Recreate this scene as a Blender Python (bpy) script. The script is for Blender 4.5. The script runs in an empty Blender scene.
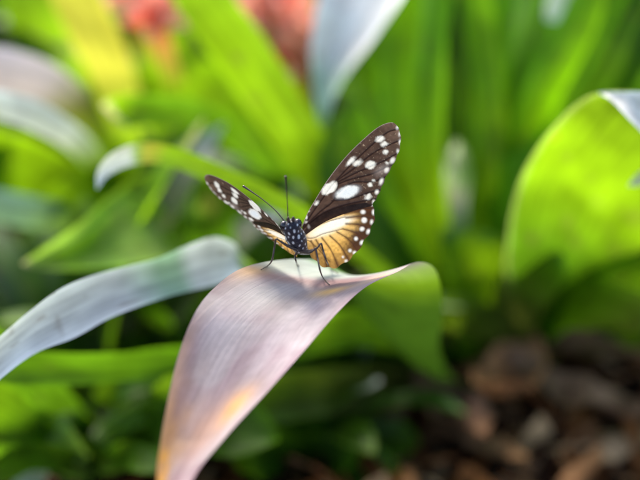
import bpy, bmesh, math, random
import numpy as np
from mathutils import Vector, Matrix
from mathutils.bvhtree import BVHTree
random.seed(7); rng = np.random.default_rng(7)
C = bpy.context.scene.collection
S = 0.01                                   # everything below is authored in centimetres

# ------------------------------------------------------------------ camera, sky, sun, exposure
PITCH = math.radians(20); CAMH = 30.0; LENS = 70.0
TAN = 18.0 / LENS
CAM = Vector((0, 0, CAMH))
FWD = Vector((0, math.cos(PITCH), -math.sin(PITCH)))
UPV = Vector((0, math.sin(PITCH), math.cos(PITCH)))
RGT = Vector((1, 0, 0))
cd = bpy.data.cameras.new('camera'); cam = bpy.data.objects.new('camera', cd); C.objects.link(cam)
cam.location = CAM * S; cam.rotation_euler = (math.pi / 2 - PITCH, 0, 0)
cd.lens = LENS; cd.sensor_width = 36; cd.clip_start = 0.01; cd.clip_end = 400
cd.dof.use_dof = True; cd.dof.focus_distance = 0.351; cd.dof.aperture_fstop = 4.9
cd.dof.aperture_blades = 0
sc = bpy.context.scene; sc.camera = cam

SUN_EL, SUN_AZ = 52.0, -28.0               # azimuth in degrees from +Y (behind the subject), positive towards +X
w = bpy.data.worlds.new("World"); sc.world = w; w.use_nodes = True
nt = w.node_tree; bg = nt.nodes['Background']; sk = nt.nodes.new('ShaderNodeTexSky')
sk.sky_type = 'NISHITA'; sk.sun_disc = False
sk.sun_elevation = math.radians(SUN_EL); sk.sun_rotation = math.radians(SUN_AZ)
sk.air_density = 1.0; sk.dust_density = 4.0; sk.ozone_density = 1.0
nt.links.new(sk.outputs[0], bg.inputs[0]); bg.inputs[1].default_value = 0.135
ld = bpy.data.lights.new('sun', 'SUN'); lo = bpy.data.objects.new('sun', ld); C.objects.link(lo)
ld.energy = 2.2; ld.angle = math.radians(15.0); ld.color = (1.0, 0.93, 0.80)
el, az = math.radians(SUN_EL), math.radians(SUN_AZ)
sdir = Vector((math.sin(az) * math.cos(el), math.cos(az) * math.cos(el), math.sin(el)))
lo.rotation_euler = sdir.to_track_quat('Z', 'Y').to_euler(); lo.location = sdir * 3
sc.view_settings.view_transform = 'Standard'; sc.view_settings.look = 'None'
sc.view_settings.gamma = 1; sc.view_settings.exposure = 1.28
try: sc.view_settings.use_curve_mapping = False
except Exception: pass
sc.cycles.use_denoising = True
sc.cycles.max_bounces = 8; sc.cycles.transmission_bounces = 6; sc.cycles.diffuse_bounces = 4
sc.cycles.sample_clamp_indirect = 6

# ------------------------------------------------------------------ helpers
def P(x, y, d):
    """point seen at pixel x, y of the 640x480 photograph, d cm in front of the lens"""
    return CAM + FWD * d + RGT * ((x - 320) / 320 * TAN * d) + UPV * ((240 - y) / 320 * TAN * d)
def Parr(x, y, d):
    x = np.asarray(x, float)[..., None]; y = np.asarray(y, float)[..., None]; d = np.asarray(d, float)[..., None]
    return np.array(CAM) + np.array(FWD) * d + np.array(RGT) * ((x - 320) / 320 * TAN * d) + np.array(UPV) * ((240 - y) / 320 * TAN * d)
def G(x, y):
    v = P(x, y, 1.0) - CAM
    return CAM + v * (CAMH / -v.z)
def cr(vals, t):
    """Catmull-Rom through rows vals (n,k) at parameters t (0..1)"""
    vals = np.asarray(vals, float); n = len(vals)
    p = np.vstack([2 * vals[0] - vals[1], vals, 2 * vals[-1] - vals[-2]])
    s = np.clip(np.asarray(t) * (n - 1), 0, n - 1 - 1e-9); i = s.astype(int); f = (s - i)[:, None]
    a, b, c, d = p[i], p[i + 1], p[i + 2], p[i + 3]
    return 0.5 * (2 * b + (c - a) * f + (2 * a - 5 * b + 4 * c - d) * f ** 2 + (3 * b - a - 3 * c + d) * f ** 3)
def set_attr(me, name, cols):
    a = me.color_attributes.new(name, 'FLOAT_COLOR', 'POINT')
    c = np.ones((len(me.vertices), 4), np.float32); c[:, :3] = cols
    a.data.foreach_set('color', c.ravel())
def link(name, me, mat, parent=None, smooth=True):
    o = bpy.data.objects.new(name, me); C.objects.link(o)
    me.materials.append(mat)
    if smooth: me.polygons.foreach_set('use_smooth', [True] * len(me.polygons))
    if parent is not None:
        o.parent = parent
        o.matrix_parent_inverse = Matrix.Identity(4)
        loc = parent.location
        me.transform(Matrix.Translation(-loc))
    me.update()
    return o
def grid_mesh(name, pts, uv=None):
    nu, nv = pts.shape[:2]
    idx = np.arange(nu * nv).reshape(nu, nv)
    f = np.stack([idx[:-1, :-1], idx[:-1, 1:], idx[1:, 1:], idx[1:, :-1]], -1).reshape(-1, 4)
    me = bpy.data.meshes.new(name); me.from_pydata((pts.reshape(-1, 3) * S).tolist(), [], f.tolist())
    if uv is not None:
        l = me.uv_layers.new(name='UVMap'); vi = np.empty(len(me.loops), int); me.loops.foreach_get('vertex_index', vi)
        l.data.foreach_set('uv', uv.reshape(-1, 2)[vi].astype(np.float32).ravel())
    return me
def empty(name, loc_cm, label, cat, group=None):
    o = bpy.data.objects.new(name, None); C.objects.link(o); o.location = Vector(loc_cm) * S
    o.empty_display_size = 0.02; o['label'] = label; o['category'] = cat
    if group: o['group'] = group
    return o
def tag(o, label=None, cat=None, group=None, kind=None):
    for k, v in (('label', label), ('category', cat), ('group', group), ('kind', kind)):
        if v: o[k] = v
    return o

# ------------------------------------------------------------------ materials
def nn(nt, t, **kw):
    n = nt.nodes.new(t)
    for k, v in kw.items(): setattr(n, k, v)
    return n
def leaf_material(name, rough=0.33, trans=0.42, spec=0.6, stripes=0.35, coat=0.0, bump=0.25):
    m = bpy.data.materials.new(name); m.use_nodes = True; nt = m.node_tree; L = nt.links
    pb = nt.nodes['Principled BSDF']; out = nt.nodes['Material Output']
    col = nn(nt, 'ShaderNodeAttribute', attribute_name='Col'); tr = nn(nt, 'ShaderNodeAttribute', attribute_name='Tr')
    uv = nn(nt, 'ShaderNodeUVMap', uv_map='UVMap')
    mp = nn(nt, 'ShaderNodeMapping'); mp.inputs['Scale'].default_value = (5.0, 0.12, 1)
    L.new(uv.outputs[0], mp.inputs[0])
    nz = nn(nt, 'ShaderNodeTexNoise'); nz.inputs['Scale'].default_value = 1.6; nz.inputs['Detail'].default_value = 6
    nz.inputs['Roughness'].default_value = 0.65; L.new(mp.outputs[0], nz.inputs['Vector'])
    mr = nn(nt, 'ShaderNodeMapRange'); mr.inputs[1].default_value = 0.3; mr.inputs[2].default_value = 0.7
    mr.inputs[3].default_value = 1 - stripes; mr.inputs[4].default_value = 1 + stripes; L.new(nz.outputs[0], mr.inputs[0])
    nb = nn(nt, 'ShaderNodeTexNoise'); nb.inputs['Scale'].default_value = 0.45; nb.inputs['Detail'].default_value = 5
    L.new(uv.outputs[0], nb.inputs['Vector'])
    mb = nn(nt, 'ShaderNodeMapRange'); mb.inputs[1].default_value = 0.3; mb.inputs[2].default_value = 0.7
    mb.inputs[3].default_value = 0.8; mb.inputs[4].default_value = 1.2; L.new(nb.outputs[0], mb.inputs[0])
    mu = nn(nt, 'ShaderNodeMath', operation='MULTIPLY'); L.new(mr.outputs[0], mu.inputs[0]); L.new(mb.outputs[0], mu.inputs[1])
    v1 = nn(nt, 'ShaderNodeVectorMath', operation='SCALE'); L.new(col.outputs['Color'], v1.inputs[0]); L.new(mu.outputs[0], v1.inputs['Scale'])
    v2 = nn(nt, 'ShaderNodeVectorMath', operation='SCALE'); L.new(tr.outputs['Color'], v2.inputs[0]); L.new(mu.outputs[0], v2.inputs['Scale'])
    L.new(v1.outputs[0], pb.inputs['Base Color'])
    pb.inputs['Roughness'].default_value = rough; pb.inputs['Specular IOR Level'].default_value = spec
    pb.inputs['Coat Weight'].default_value = coat; pb.inputs['Coat Roughness'].default_value = 0.25
    bp = nn(nt, 'ShaderNodeBump'); bp.inputs['Strength'].default_value = bump; bp.inputs['Distance'].default_value = 0.0004
    L.new(nz.outputs[0], bp.inputs['Height']); L.new(bp.outputs[0], pb.inputs['Normal'])
    tb = nn(nt, 'ShaderNodeBsdfTranslucent'); L.new(v2.outputs[0], tb.inputs['Color']); L.new(bp.outputs[0], tb.inputs['Normal'])
    mx = nn(nt, 'ShaderNodeMixShader'); mx.inputs[0].default_value = trans
    L.new(pb.outputs[0], mx.inputs[1]); L.new(tb.outputs[0], mx.inputs[2]); L.new(mx.outputs[0], out.inputs[0])
    return m
M_leaf = leaf_material('green_leaf', spec=0.22, rough=.38, trans=.5)
M_glossy = leaf_material('waxy_leaf', rough=0.5, trans=0.25, spec=.6, coat=0.1, stripes=.22)
M_perch = leaf_material('mauve_leaf', rough=0.62, trans=0.2, spec=0.2, stripes=0.09, coat=0.0, bump=0.45)
M_bract = leaf_material('bract', rough=0.4, trans=0.35, stripes=0.12)
def col_material(name, rough, spec=0.5, trans=0.0, noise=0.0, nscale=900, bump=0.0, sheen=0.0):
    m = bpy.data.materials.new(name); m.use_nodes = True; nt = m.node_tree; L = nt.links
    pb = nt.nodes['Principled BSDF']; out = nt.nodes['Material Output']
    col = nn(nt, 'ShaderNodeAttribute', attribute_name='Col')
    tc = nn(nt, 'ShaderNodeTexCoord'); nz = nn(nt, 'ShaderNodeTexNoise'); nz.inputs['Scale'].default_value = nscale
    nz.inputs['Detail'].default_value = 4; L.new(tc.outputs['Object'], nz.inputs['Vector'])
    mr = nn(nt, 'ShaderNodeMapRange'); mr.inputs[1].default_value = .3; mr.inputs[2].default_value = .7
    mr.inputs[3].default_value = 1 - noise; mr.inputs[4].default_value = 1 + noise; L.new(nz.outputs[0], mr.inputs[0])
    v = nn(nt, 'ShaderNodeVectorMath', operation='SCALE'); L.new(col.outputs['Color'], v.inputs[0]); L.new(mr.outputs[0], v.inputs['Scale'])
    L.new(v.outputs[0], pb.inputs['Base Color'])
    pb.inputs['Roughness'].default_value = rough; pb.inputs['Specular IOR Level'].default_value = spec
    pb.inputs['Sheen Weight'].default_value = sheen
    if bump:
        bp = nn(nt, 'ShaderNodeBump'); bp.inputs['Strength'].default_value = bump; bp.inputs['Distance'].default_value = 0.0003
        L.new(nz.outputs[0], bp.inputs['Height']); L.new(bp.outputs[0], pb.inputs['Normal'])
    if trans:
        tb = nn(nt, 'ShaderNodeBsdfTranslucent'); L.new(v.outputs[0], tb.inputs['Color'])
        mx = nn(nt, 'ShaderNodeMixShader'); mx.inputs[0].default_value = trans
        L.new(pb.outputs[0], mx.inputs[1]); L.new(tb.outputs[0], mx.inputs[2]); L.new(mx.outputs[0], out.inputs[0])
    return m
M_wing = col_material('wing_scales', 0.5, 0.35, trans=0.45, noise=0.09, nscale=2500, bump=0.3)
M_body = col_material('body_scales', 0.45, 0.4, noise=0.3, nscale=2500, bump=0.6, sheen=0.2)
M_dry = col_material('dry_leaf', 0.85, 0.04, trans=0.15, noise=0.45, nscale=60, bump=0.6)
M_chip = col_material('bark_mulch', 0.9, 0.03, noise=0.5, nscale=120, bump=0.8)
def plain(name, c, rough, spec=0.5):
    m = bpy.data.materials.new(name); m.use_nodes = True; nt = m.node_tree; pb = nt.nodes['Principled BSDF']
    nz = nn(nt, 'ShaderNodeTexNoise'); nz.inputs['Scale'].default_value = 1500
    tc = nn(nt, 'ShaderNodeTexCoord'); nt.links.new(tc.outputs['Object'], nz.inputs['Vector'])
    r = nn(nt, 'ShaderNodeValToRGB'); r.color_ramp.elements[0].position = .3; r.color_ramp.elements[1].position = .7
    r.color_ramp.elements[0].color = (*[k * .7 for k in c], 1); r.color_ramp.elements[1].color = (*[min(1, k * 1.3) for k in c], 1)
    nt.links.new(nz.outputs[0], r.inputs[0]); nt.links.new(r.outputs[0], pb.inputs['Base Color'])
    pb.inputs['Roughness'].default_value = rough; pb.inputs['Specular IOR Level'].default_value = spec
    return m
M_leg = plain('leg_chitin', (0.07, 0.05, 0.042), 0.35)
M_eye = plain('eye_gloss', (0.012, 0.010, 0.016), 0.12, 0.8)

# ------------------------------------------------------------------ ground
def soil_material():
    m = bpy.data.materials.new('soil'); m.use_nodes = True; nt = m.node_tree; L = nt.links; pb = nt.nodes['Principled BSDF']
    tc = nn(nt, 'ShaderNodeTexCoord'); n1 = nn(nt, 'ShaderNodeTexNoise'); n1.inputs['Scale'].default_value = 22; n1.inputs['Detail'].default_value = 8
    L.new(tc.outputs['Object'], n1.inputs['Vector'])
    r = nn(nt, 'ShaderNodeValToRGB'); e = r.color_ramp.elements
    e[0].position = .32; e[0].color = (.006, .0045, .004, 1); e[1].position = .75; e[1].color = (.09, .05, .03, 1)
    e.new(.52).color = (.03, .018, .012, 1)
    L.new(n1.outputs[0], r.inputs[0]); L.new(r.outputs[0], pb.inputs['Base Color']); pb.inputs['Roughness'].default_value = .95
    bp = nn(nt, 'ShaderNodeBump'); bp.inputs['Distance'].default_value = .01; L.new(n1.outputs[0], bp.inputs['Height']); L.new(bp.outputs[0], pb.inputs['Normal'])
    return m
def gh(x, y):
    return 0.9 * np.sin(x * .21 + 1.3) * np.cos(y * .17) + 0.5 * np.sin(x * .53 + y * .31) + .3 * np.sin(y * .9 - x * .7)
ax = np.concatenate([[-30000, -3000, -600], np.arange(-240, 241, 3.0), [600, 3000, 30000]])
ay = np.concatenate([[-30000, -3000, -600], np.arange(-60, 401, 3.0), [900, 3000, 30000]])
gx, gy = np.meshgrid(ax, ay, indexing='ij')
gz = np.where((np.abs(gx) < 250) & (gy > -70) & (gy < 410), gh(gx, gy), 0)
gme = grid_mesh('ground', np.stack([gx, gy, gz], -1)); gme.flip_normals()
ground = link('ground', gme, soil_material()); tag(ground, 'dark garden soil under the plants', 'ground', kind='structure')

def sm(a, b, x):
    k = np.clip((x - a) / (b - a), 0, 1); return k * k * (3 - 2 * k)
def nz(x, y, f, s=0):
    """cheap value noise"""
    tb = np.random.default_rng(11 + s).random((64, 64))
    X, Y = x * f, y * f; i, j = np.floor(X).astype(int), np.floor(Y).astype(int); a, b = X - i, Y - j
    a = a * a * (3 - 2 * a); b = b * b * (3 - 2 * b)
    g = lambda p, q: tb[p % 64, q % 64]
    return g(i, j) * (1 - a) * (1 - b) + g(i + 1, j) * a * (1 - b) + g(i, j + 1) * (1 - a) * b + g(i + 1, j + 1) * a * b
# ------------------------------------------------------------------ leaf builders
GREEN = {  # pigment (reflected) and transmitted tint
    'lime':  ((.12, .26, .012), (.27, .50, .010)),
    'mid':   ((.085, .20, .006), (.27, .50, .006)),
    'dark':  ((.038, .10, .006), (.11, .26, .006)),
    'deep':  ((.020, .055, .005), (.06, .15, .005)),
    'blue':  ((.30, .44, .34), (.26, .46, .20)),  # bluish sky reflection put into the colour; also serves a variegated leaf
    'pale':  ((.80, .81, .80), (.50, .58, .44)),  # near-white of sky reflection and highlights, put into the pigment
    'yellow': ((.36, .38, .04), (.50, .50, .05)),
    'curl':  ((.08, .165, .008), (.155, .28, .006)),
    'vivid': ((.09, .24, .004), (.26, .58, .003)),
    'soft':  ((.20, .34, .06), (.30, .50, .06)),
    'pink':  ((.68, .58, .60), (.50, .42, .40)),
    'red':   ((.66, .12, .10), (.75, .15, .10)),
    'coral': ((.88, .40, .32), (.90, .40, .30)),
    'olive': ((.12, .14, .03), (.25, .28, .04)),
    'cream': ((.55, .50, .28), (.6, .55, .25)),
}
def leaf_from_rows(name, rows, parent, mat, colfn, sag=0.3, nu=90, nv=17, wave=0.0, seed=0):
    """rows tip -> base of (left point, right point); the middle is pushed against the upper side by sag cm"""
    L = cr([list(r[0]) for r in rows], np.linspace(0, 1, nu)); R = cr([list(r[1]) for r in rows], np.linspace(0, 1, nu))
    mid = (L + R) / 2; acr = R - L; al = np.gradient(mid, axis=0)
    n = np.cross(acr, al); n /= np.linalg.norm(n, axis=1)[:, None] + 1e-9
    W = np.linalg.norm(acr, axis=1)
    v = np.linspace(0, 1, nv)
    prof = 1 - (2 * v - 1) ** 2
    sg = np.minimum(sag, W * .25)
    pts = L[:, None] + acr[:, None] * v[None, :, None] - n[:, None] * (sg[:, None] * prof[None])[..., None]
    s = np.concatenate([[0], np.cumsum(np.linalg.norm(np.diff(mid, axis=0), axis=1))])
    if wave:
        ph = seed * 1.7
        wv = np.sin(s[:, None] * .9 + ph + v[None] * 1.5) * .6 + np.sin(s[:, None] * 2.1 + ph * 2 - v[None] * 3) * .3
        pts = pts + n[:, None] * (wv * wave * np.abs(2 * v - 1)[None])[..., None]
    uv = np.stack([np.broadcast_to((v[None] - .5), (nu, nv)) * W[:, None] / 1.0 + seed * 3.1, np.broadcast_to(s[:, None], (nu, nv))], -1)
    me = grid_mesh(name, pts, uv)
    t = np.broadcast_to(np.linspace(0, 1, nu)[:, None], (nu, nv)); vv = np.broadcast_to(v[None], (nu, nv))
    c, tr = colfn(t, vv)
    set_attr(me, 'Col', c.reshape(-1, 3)); set_attr(me, 'Tr', tr.reshape(-1, 3))
    return link(name, me, mat, parent)
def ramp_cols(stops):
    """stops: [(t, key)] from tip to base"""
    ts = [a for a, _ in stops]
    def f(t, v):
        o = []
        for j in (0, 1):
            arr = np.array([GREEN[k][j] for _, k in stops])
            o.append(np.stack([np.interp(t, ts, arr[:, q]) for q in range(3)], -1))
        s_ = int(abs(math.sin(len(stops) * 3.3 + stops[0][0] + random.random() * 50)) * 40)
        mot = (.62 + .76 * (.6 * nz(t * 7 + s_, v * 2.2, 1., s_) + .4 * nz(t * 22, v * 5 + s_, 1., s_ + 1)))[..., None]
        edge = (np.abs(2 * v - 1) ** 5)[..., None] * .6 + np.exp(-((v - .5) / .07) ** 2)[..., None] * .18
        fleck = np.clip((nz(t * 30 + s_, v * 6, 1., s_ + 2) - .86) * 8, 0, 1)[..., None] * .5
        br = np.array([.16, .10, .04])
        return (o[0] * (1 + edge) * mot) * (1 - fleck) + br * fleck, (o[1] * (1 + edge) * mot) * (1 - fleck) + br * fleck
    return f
def strap(parent, pts, width, cols, roll=0, sag=None, mat=None, name='leaf', tip=.22, wave=.12, basew=.75, seed=None, label=None):
    """pts: (x, y, d) from tip to base; width in cm; roll tilts the blade about its own length away from facing the lens"""
    n = 60
    raw = [tuple(P(*p)) if not isinstance(p, Vector) else tuple(p) for p in pts]
    c = cr(raw, np.linspace(0, 1, n)); t = np.linspace(0, 1, n)
    tan = np.gradient(c, axis=0); tan /= np.linalg.norm(tan, axis=1)[:, None]
    view = c - np.array(CAM); view /= np.linalg.norm(view, axis=1)[:, None]
    side = np.cross(tan, view); side /= np.linalg.norm(side, axis=1)[:, None] + 1e-9
    for i in range(1, n):
        if np.dot(side[i], side[i - 1]) < 0: side[i] *= -1
    if side[0][0] < 0: side = -side
    rl = np.interp(t, np.linspace(0, 1, len(roll)), roll) if isinstance(roll, (list, tuple)) else np.full(n, roll)
    rl = np.radians(rl)[:, None]
    side = side * np.cos(rl) + np.cross(tan, side) * np.sin(rl)
    wd = width * np.where(t < tip, np.sin(np.pi / 2 * np.clip(t / tip, 0, 1)) ** .8, 1) * np.interp(t, [0, .3, 1], [1, 1, basew])
    wd = np.maximum(wd, .03)
    rows = [(c[i] - side[i] * wd[i] / 2, c[i] + side[i] * wd[i] / 2) for i in range(0, n, 2)]
    if seed is None: seed = random.random() * 20
    o = leaf_from_rows(name, rows, parent, mat or M_leaf, ramp_cols(cols), sag=width * .12 if sag is None else sag, nu=70, nv=11, wave=wave, seed=seed)
    if label: o['label'] = label
    return o
def rleaf(parent, rows, base, cols, mat=None, label=None, sag=.25, wave=.05, bw=.9, seed=2):
    rw = [(tuple(P(*r[:3])), tuple(P(*r[3:]))) for r in rows] + [(tuple(base + Vector((-bw, 0, 0))), tuple(base + Vector((bw, 0, 0))))]
    o = leaf_from_rows('leaf', rw, parent, mat or M_leaf, ramp_cols(cols), sag=sag, nu=110, nv=21, wave=wave, seed=seed)
    if label: o['label'] = label
    return o
def rosette(root, base, n, length, width, seed, keys=('mid', 'dark', 'lime'), az0=0, spread=360, upright=1.0):
    """a bromeliad: n strap leaves spiralling out of one cup"""
    r = random.Random(seed)
    for i in range(n):
        a = math.radians(az0 + spread * ((i * 137.5 / 360) % 1.0) + r.uniform(-8, 8))
        k = i / n                                  # inner leaves are upright, outer ones splay
        el0 = math.radians((88 - 30 * k * (1.4 - .4 * upright)) + r.uniform(-5, 5))
        bend = math.radians(r.uniform(35, 95) * (0.6 + .8 * k))
        Ln = length * r.uniform(.75, 1.1); m = 26
        p = np.array(base) + np.array([math.cos(a) * .8, math.sin(a) * .8, 0]); pts = []
        h = np.array([math.cos(a), math.sin(a), 0]); tw = r.uniform(-.3, .3)
        for j in range(m):
            t = j / (m - 1); e = el0 - bend * t ** 1.6
            pts.append(p.copy()); p = p + (h * math.cos(e) + np.array([0, 0, 1]) * math.sin(e)) * Ln / (m - 1)
        pts = np.array(pts); t = np.linspace(0, 1, m)
        side0 = np.array([-math.sin(a), math.cos(a), 0])
        side = side0 + np.array([0, 0, 1]) * (tw * t)[:, None]
        side /= np.linalg.norm(side, axis=1)[:, None]
        wd = width * r.uniform(.8, 1.15) * np.where(t > .75, np.cos((t - .75) / .25 * np.pi / 2) ** .75, 1) * np.interp(t, [0, .5, 1], [.7, 1, 1])
        wd = np.maximum(wd, .04)
        rows = [(pts[j] - side[j] * wd[j] / 2, pts[j] + side[j] * wd[j] / 2) for j in range(m - 1, -1, -1)]
        key = r.choice(keys); tipk = r.choice([key, key, 'lime', 'olive', 'cream', 'soft', 'pale', 'soft'])  # pale and cream tips put blurred glints into the leaf colour
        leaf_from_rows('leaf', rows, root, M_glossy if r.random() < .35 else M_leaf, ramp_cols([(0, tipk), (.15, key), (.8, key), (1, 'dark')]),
                       sag=width * .14, nu=44, nv=7, wave=.15, seed=r.random() * 20)

# ------------------------------------------------------------------ the bromeliad the butterfly sits on
def sp(v): return tuple(v)
baseA = G(492, 388)
A = empty('bromeliad', baseA, 'large bromeliad in the mulch whose mauve leaf carries the butterfly', 'plant', 'bromeliads in the bed')
prow = [(165, 532, 28.6, 178, 532, 28.7), (157, 480, 29.8, 192, 481, 30.1), (161, 440, 30.7, 223, 440, 30.9),
        (170, 390, 31.7, 269, 390, 32.0), (181, 347, 32.6, 303, 352, 32.8), (196, 311, 33.4, 338, 312, 33.7),
        (213, 289, 34.3, 366, 287, 34.6), (236, 271, 35.2, 397, 272, 35.5), (262, 262.5, 36.3, 417, 262, 36.9),
        (298, 259, 37.6, 434, 268, 39.0), (330, 264, 39.6, 441, 290, 42.0), (350, 288, 43.2, 442, 322, 46.5),
        (374, 325, 49.0, 440, 352, 51), (415, 358, 56.0, 458, 380, 57)]
rows = [(tuple(P(*r[:3])), tuple(P(*r[3:]))) for r in prow] + [(sp(baseA + Vector((-1.2, 0, 0))), sp(baseA + Vector((1.2, 0, 0))))]
def perch_cols(t, v):
    u = t * 14                                                          # row index
    mauve = np.array([.28, .19, .215]); grey = np.array([.42, .345, .37]); orange = np.array([.92, .46, .11]); green = np.array([.12, .30, .02]); pg = np.array([.42, .50, .44])
    brown = np.array([.27, .13, .11]); yel = np.array([.80, .52, .20])
    st = np.clip(.5 + .9 * (nz(v * 9 + 3, u * .45, 1., 31) - .5) + .8 * (nz(v * 4, u * .8, 1., 32) - .5), 0, 1); st = st[..., None]
    bl = sm(.45, .75, nz(v * 3.2 + 5, u * 1.1, 1., 33))[..., None]; fine = ((nz(v * 60, u * 2, 1., 34) - .5) * .22 + (nz(v * 26, u * 9, 1., 35) - .5) * .16 + (nz(v * 50, u * 22, 1., 36) - .5) * .12)[..., None]
    c = mauve * (1 - st) + grey * st; c = c * (1 - .45 * bl) + np.array([.58, .53, .53]) * .45 * bl; c = c * (1 + fine * .8); gg = np.exp(-(((u - 6.2) / 1.2) ** 2 + ((v - .3) / .35) ** 2))[..., None] * .5; c = c * (1 - gg) + np.array([.50, .52, .47]) * gg
    def blob(cu, cv, ru, rv): return np.exp(-(((u - cu) / ru) ** 2 + ((v - cv) / rv) ** 2))[..., None]
    def mixc(c, k, m): return c * (1 - m) + k * m
    c = mixc(c, orange, 1.15 * blob(1.0, .14, 1.6, .22) * (.5 + nz(v * 8, u * 3, 1., 37)[..., None] * .8).clip(0, 1.2)); c = mixc(c, orange, .3 * blob(3.0, .02, 1.8, .06))
    c = mixc(c, orange, .85 * blob(2.8, .72, .4, .12)); c = mixc(c, brown, .3 * blob(2.3, .55, .7, .25)); c = mixc(c, orange, .25 * blob(2.2, .5, .6, .2)); c = mixc(c, np.array([.26, .15, .20]), .5 * blob(.9, .6, .9, .2))
    c = mixc(c, brown, .35 * blob(1.9, .6, 1.2, .25))
    c = mixc(c, brown, .55 * np.clip(blob(7.3, .3, .33, .28) + blob(7.1, .62, .35, .2), 0, 1)); c = mixc(c, yel, .95 * blob(6.4, .70, .30, .10))  # brown under the butterfly: its faint shadow put into the leaf colour
    c = mixc(c, yel, .6 * blob(7.6, .05, .9, .08)); c = mixc(c, orange, .35 * blob(7.0, .9, .5, .08))
    c = mixc(c, pg, sm(7.3, 8.0, u)[..., None] * .8)
    bk = sm(9.0, 9.8, u)[..., None]; edge = sm(.90, .97, v)[..., None] * sm(6.5, 7.5, u)[..., None]
    c = mixc(c, green, bk)
    tr = c * np.array([.9, .85, .7]); lime = np.array([.38, .70, .014]); dk = np.array([.08, .2, .012])
    kb = sm(8.0, 9.2, u)[..., None] * .92; tr = mixc(tr, lime, kb); tr = mixc(tr, dk, sm(9.1, 10.7, u)[..., None])
    c = mixc(c, np.array([.03, .1, .012]), sm(9.1, 10.7, u)[..., None])  # lower part of the fold darkened, its shade put into the colour
    c = mixc(c, np.array([.35, .22, .30]), .4 * sm(.93, 1, v)[..., None] * (1 - kb))
    return c, tr
perch = leaf_from_rows('leaf', rows, A, M_perch, perch_cols, sag=.42, nu=240, nv=61, seed=3)
perch['label'] = 'mauve leaf with orange margins arching over to hold the butterfly'
pv = [v.co * 1.0 + A.location for v in perch.data.vertices]; pf = [tuple(p.vertices) for p in perch.data.polygons]
bvh = BVHTree.FromPolygons(pv, pf)
def on_leaf(x, y, fallback=35.6):
    o = CAM * S; d = (P(x, y, 1) - CAM).normalized()
    h = bvh.ray_cast(o, d)
    if h[0] is None: return P(x, y, fallback)
    return h[0] / S
for q in ((261, 270), (297, 267), (337, 274), (329, 285)): print('foot', q, (on_leaf(*q) - CAM).dot(FWD))

# other leaves of the same plant
def a_leaf(pts, width, cols, **k):
    off = Vector((random.uniform(-1.5, 1.5), random.uniform(-1, 2.5), .0))
    return strap(k.pop('plant', A), pts + [(k.pop('base', baseA)) + off], width * k.pop('ws', .6), cols, **k)
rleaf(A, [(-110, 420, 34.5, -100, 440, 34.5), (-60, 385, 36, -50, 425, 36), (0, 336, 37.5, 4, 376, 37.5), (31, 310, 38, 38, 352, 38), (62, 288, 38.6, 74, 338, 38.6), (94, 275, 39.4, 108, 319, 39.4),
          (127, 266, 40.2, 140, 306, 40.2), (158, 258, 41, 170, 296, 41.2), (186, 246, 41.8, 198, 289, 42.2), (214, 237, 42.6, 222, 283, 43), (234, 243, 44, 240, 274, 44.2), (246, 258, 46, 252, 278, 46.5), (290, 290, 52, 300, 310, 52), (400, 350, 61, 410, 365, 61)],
      baseA, [(0, 'pale'), (.4, 'pale'), (.50, 'blue'), (.54, 'blue'), (.58, 'pale'), (.72, 'pale'), (.8, 'mid'), (1, 'dark')], mat=M_glossy,  # white and bluish stops paint the sky reflection on a glossy leaf
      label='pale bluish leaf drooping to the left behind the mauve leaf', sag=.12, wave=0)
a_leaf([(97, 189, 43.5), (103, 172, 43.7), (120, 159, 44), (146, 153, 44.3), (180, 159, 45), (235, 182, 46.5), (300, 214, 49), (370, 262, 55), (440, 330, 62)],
       1.5, [(0, 'pale'), (.27, 'pale'), (.31, 'soft'), (.35, 'yellow'), (.42, 'lime'), (.7, 'lime'), (1, 'dark')], roll=[45, 35, 20, 20], mat=M_glossy, tip=.3, wave=0,  # white end is a highlight put into the leaf colour
       label='narrow lime leaf with a white highlight painted on its tip')
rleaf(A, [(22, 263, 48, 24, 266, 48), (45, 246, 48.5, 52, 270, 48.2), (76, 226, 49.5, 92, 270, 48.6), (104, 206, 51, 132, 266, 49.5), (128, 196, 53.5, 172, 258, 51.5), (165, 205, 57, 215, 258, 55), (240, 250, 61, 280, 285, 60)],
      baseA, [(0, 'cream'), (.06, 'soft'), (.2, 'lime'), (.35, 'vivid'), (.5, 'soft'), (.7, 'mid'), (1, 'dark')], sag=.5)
a_leaf([(30, 262, 47.5), (80, 231, 49), (115, 200, 52), (150, 175, 58), (190, 160, 66)], .9, [(0, 'soft'), (.6, 'lime'), (1, 'mid')], roll=20, wave=.02)  # thin bright strap stands in for the highlight along the previous leaf's rim
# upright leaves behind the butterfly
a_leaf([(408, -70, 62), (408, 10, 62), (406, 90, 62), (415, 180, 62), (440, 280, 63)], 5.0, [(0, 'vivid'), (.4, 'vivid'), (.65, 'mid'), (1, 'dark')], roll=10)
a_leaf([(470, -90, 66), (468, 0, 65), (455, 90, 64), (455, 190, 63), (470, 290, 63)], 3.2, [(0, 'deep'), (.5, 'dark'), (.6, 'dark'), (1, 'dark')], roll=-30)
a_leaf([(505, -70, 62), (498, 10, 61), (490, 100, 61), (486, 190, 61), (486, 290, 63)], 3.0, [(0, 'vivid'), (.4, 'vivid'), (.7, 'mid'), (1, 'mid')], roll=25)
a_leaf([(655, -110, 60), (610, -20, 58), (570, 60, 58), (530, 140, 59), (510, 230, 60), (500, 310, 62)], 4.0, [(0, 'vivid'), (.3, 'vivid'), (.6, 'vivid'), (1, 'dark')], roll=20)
a_leaf([(690, 200, 52), (640, 220, 54), (590, 250, 57), (550, 290, 60), (520, 340, 63)], 5.5, [(0, 'mid'), (.5, 'mid'), (1, 'dark')], roll=35)
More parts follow.
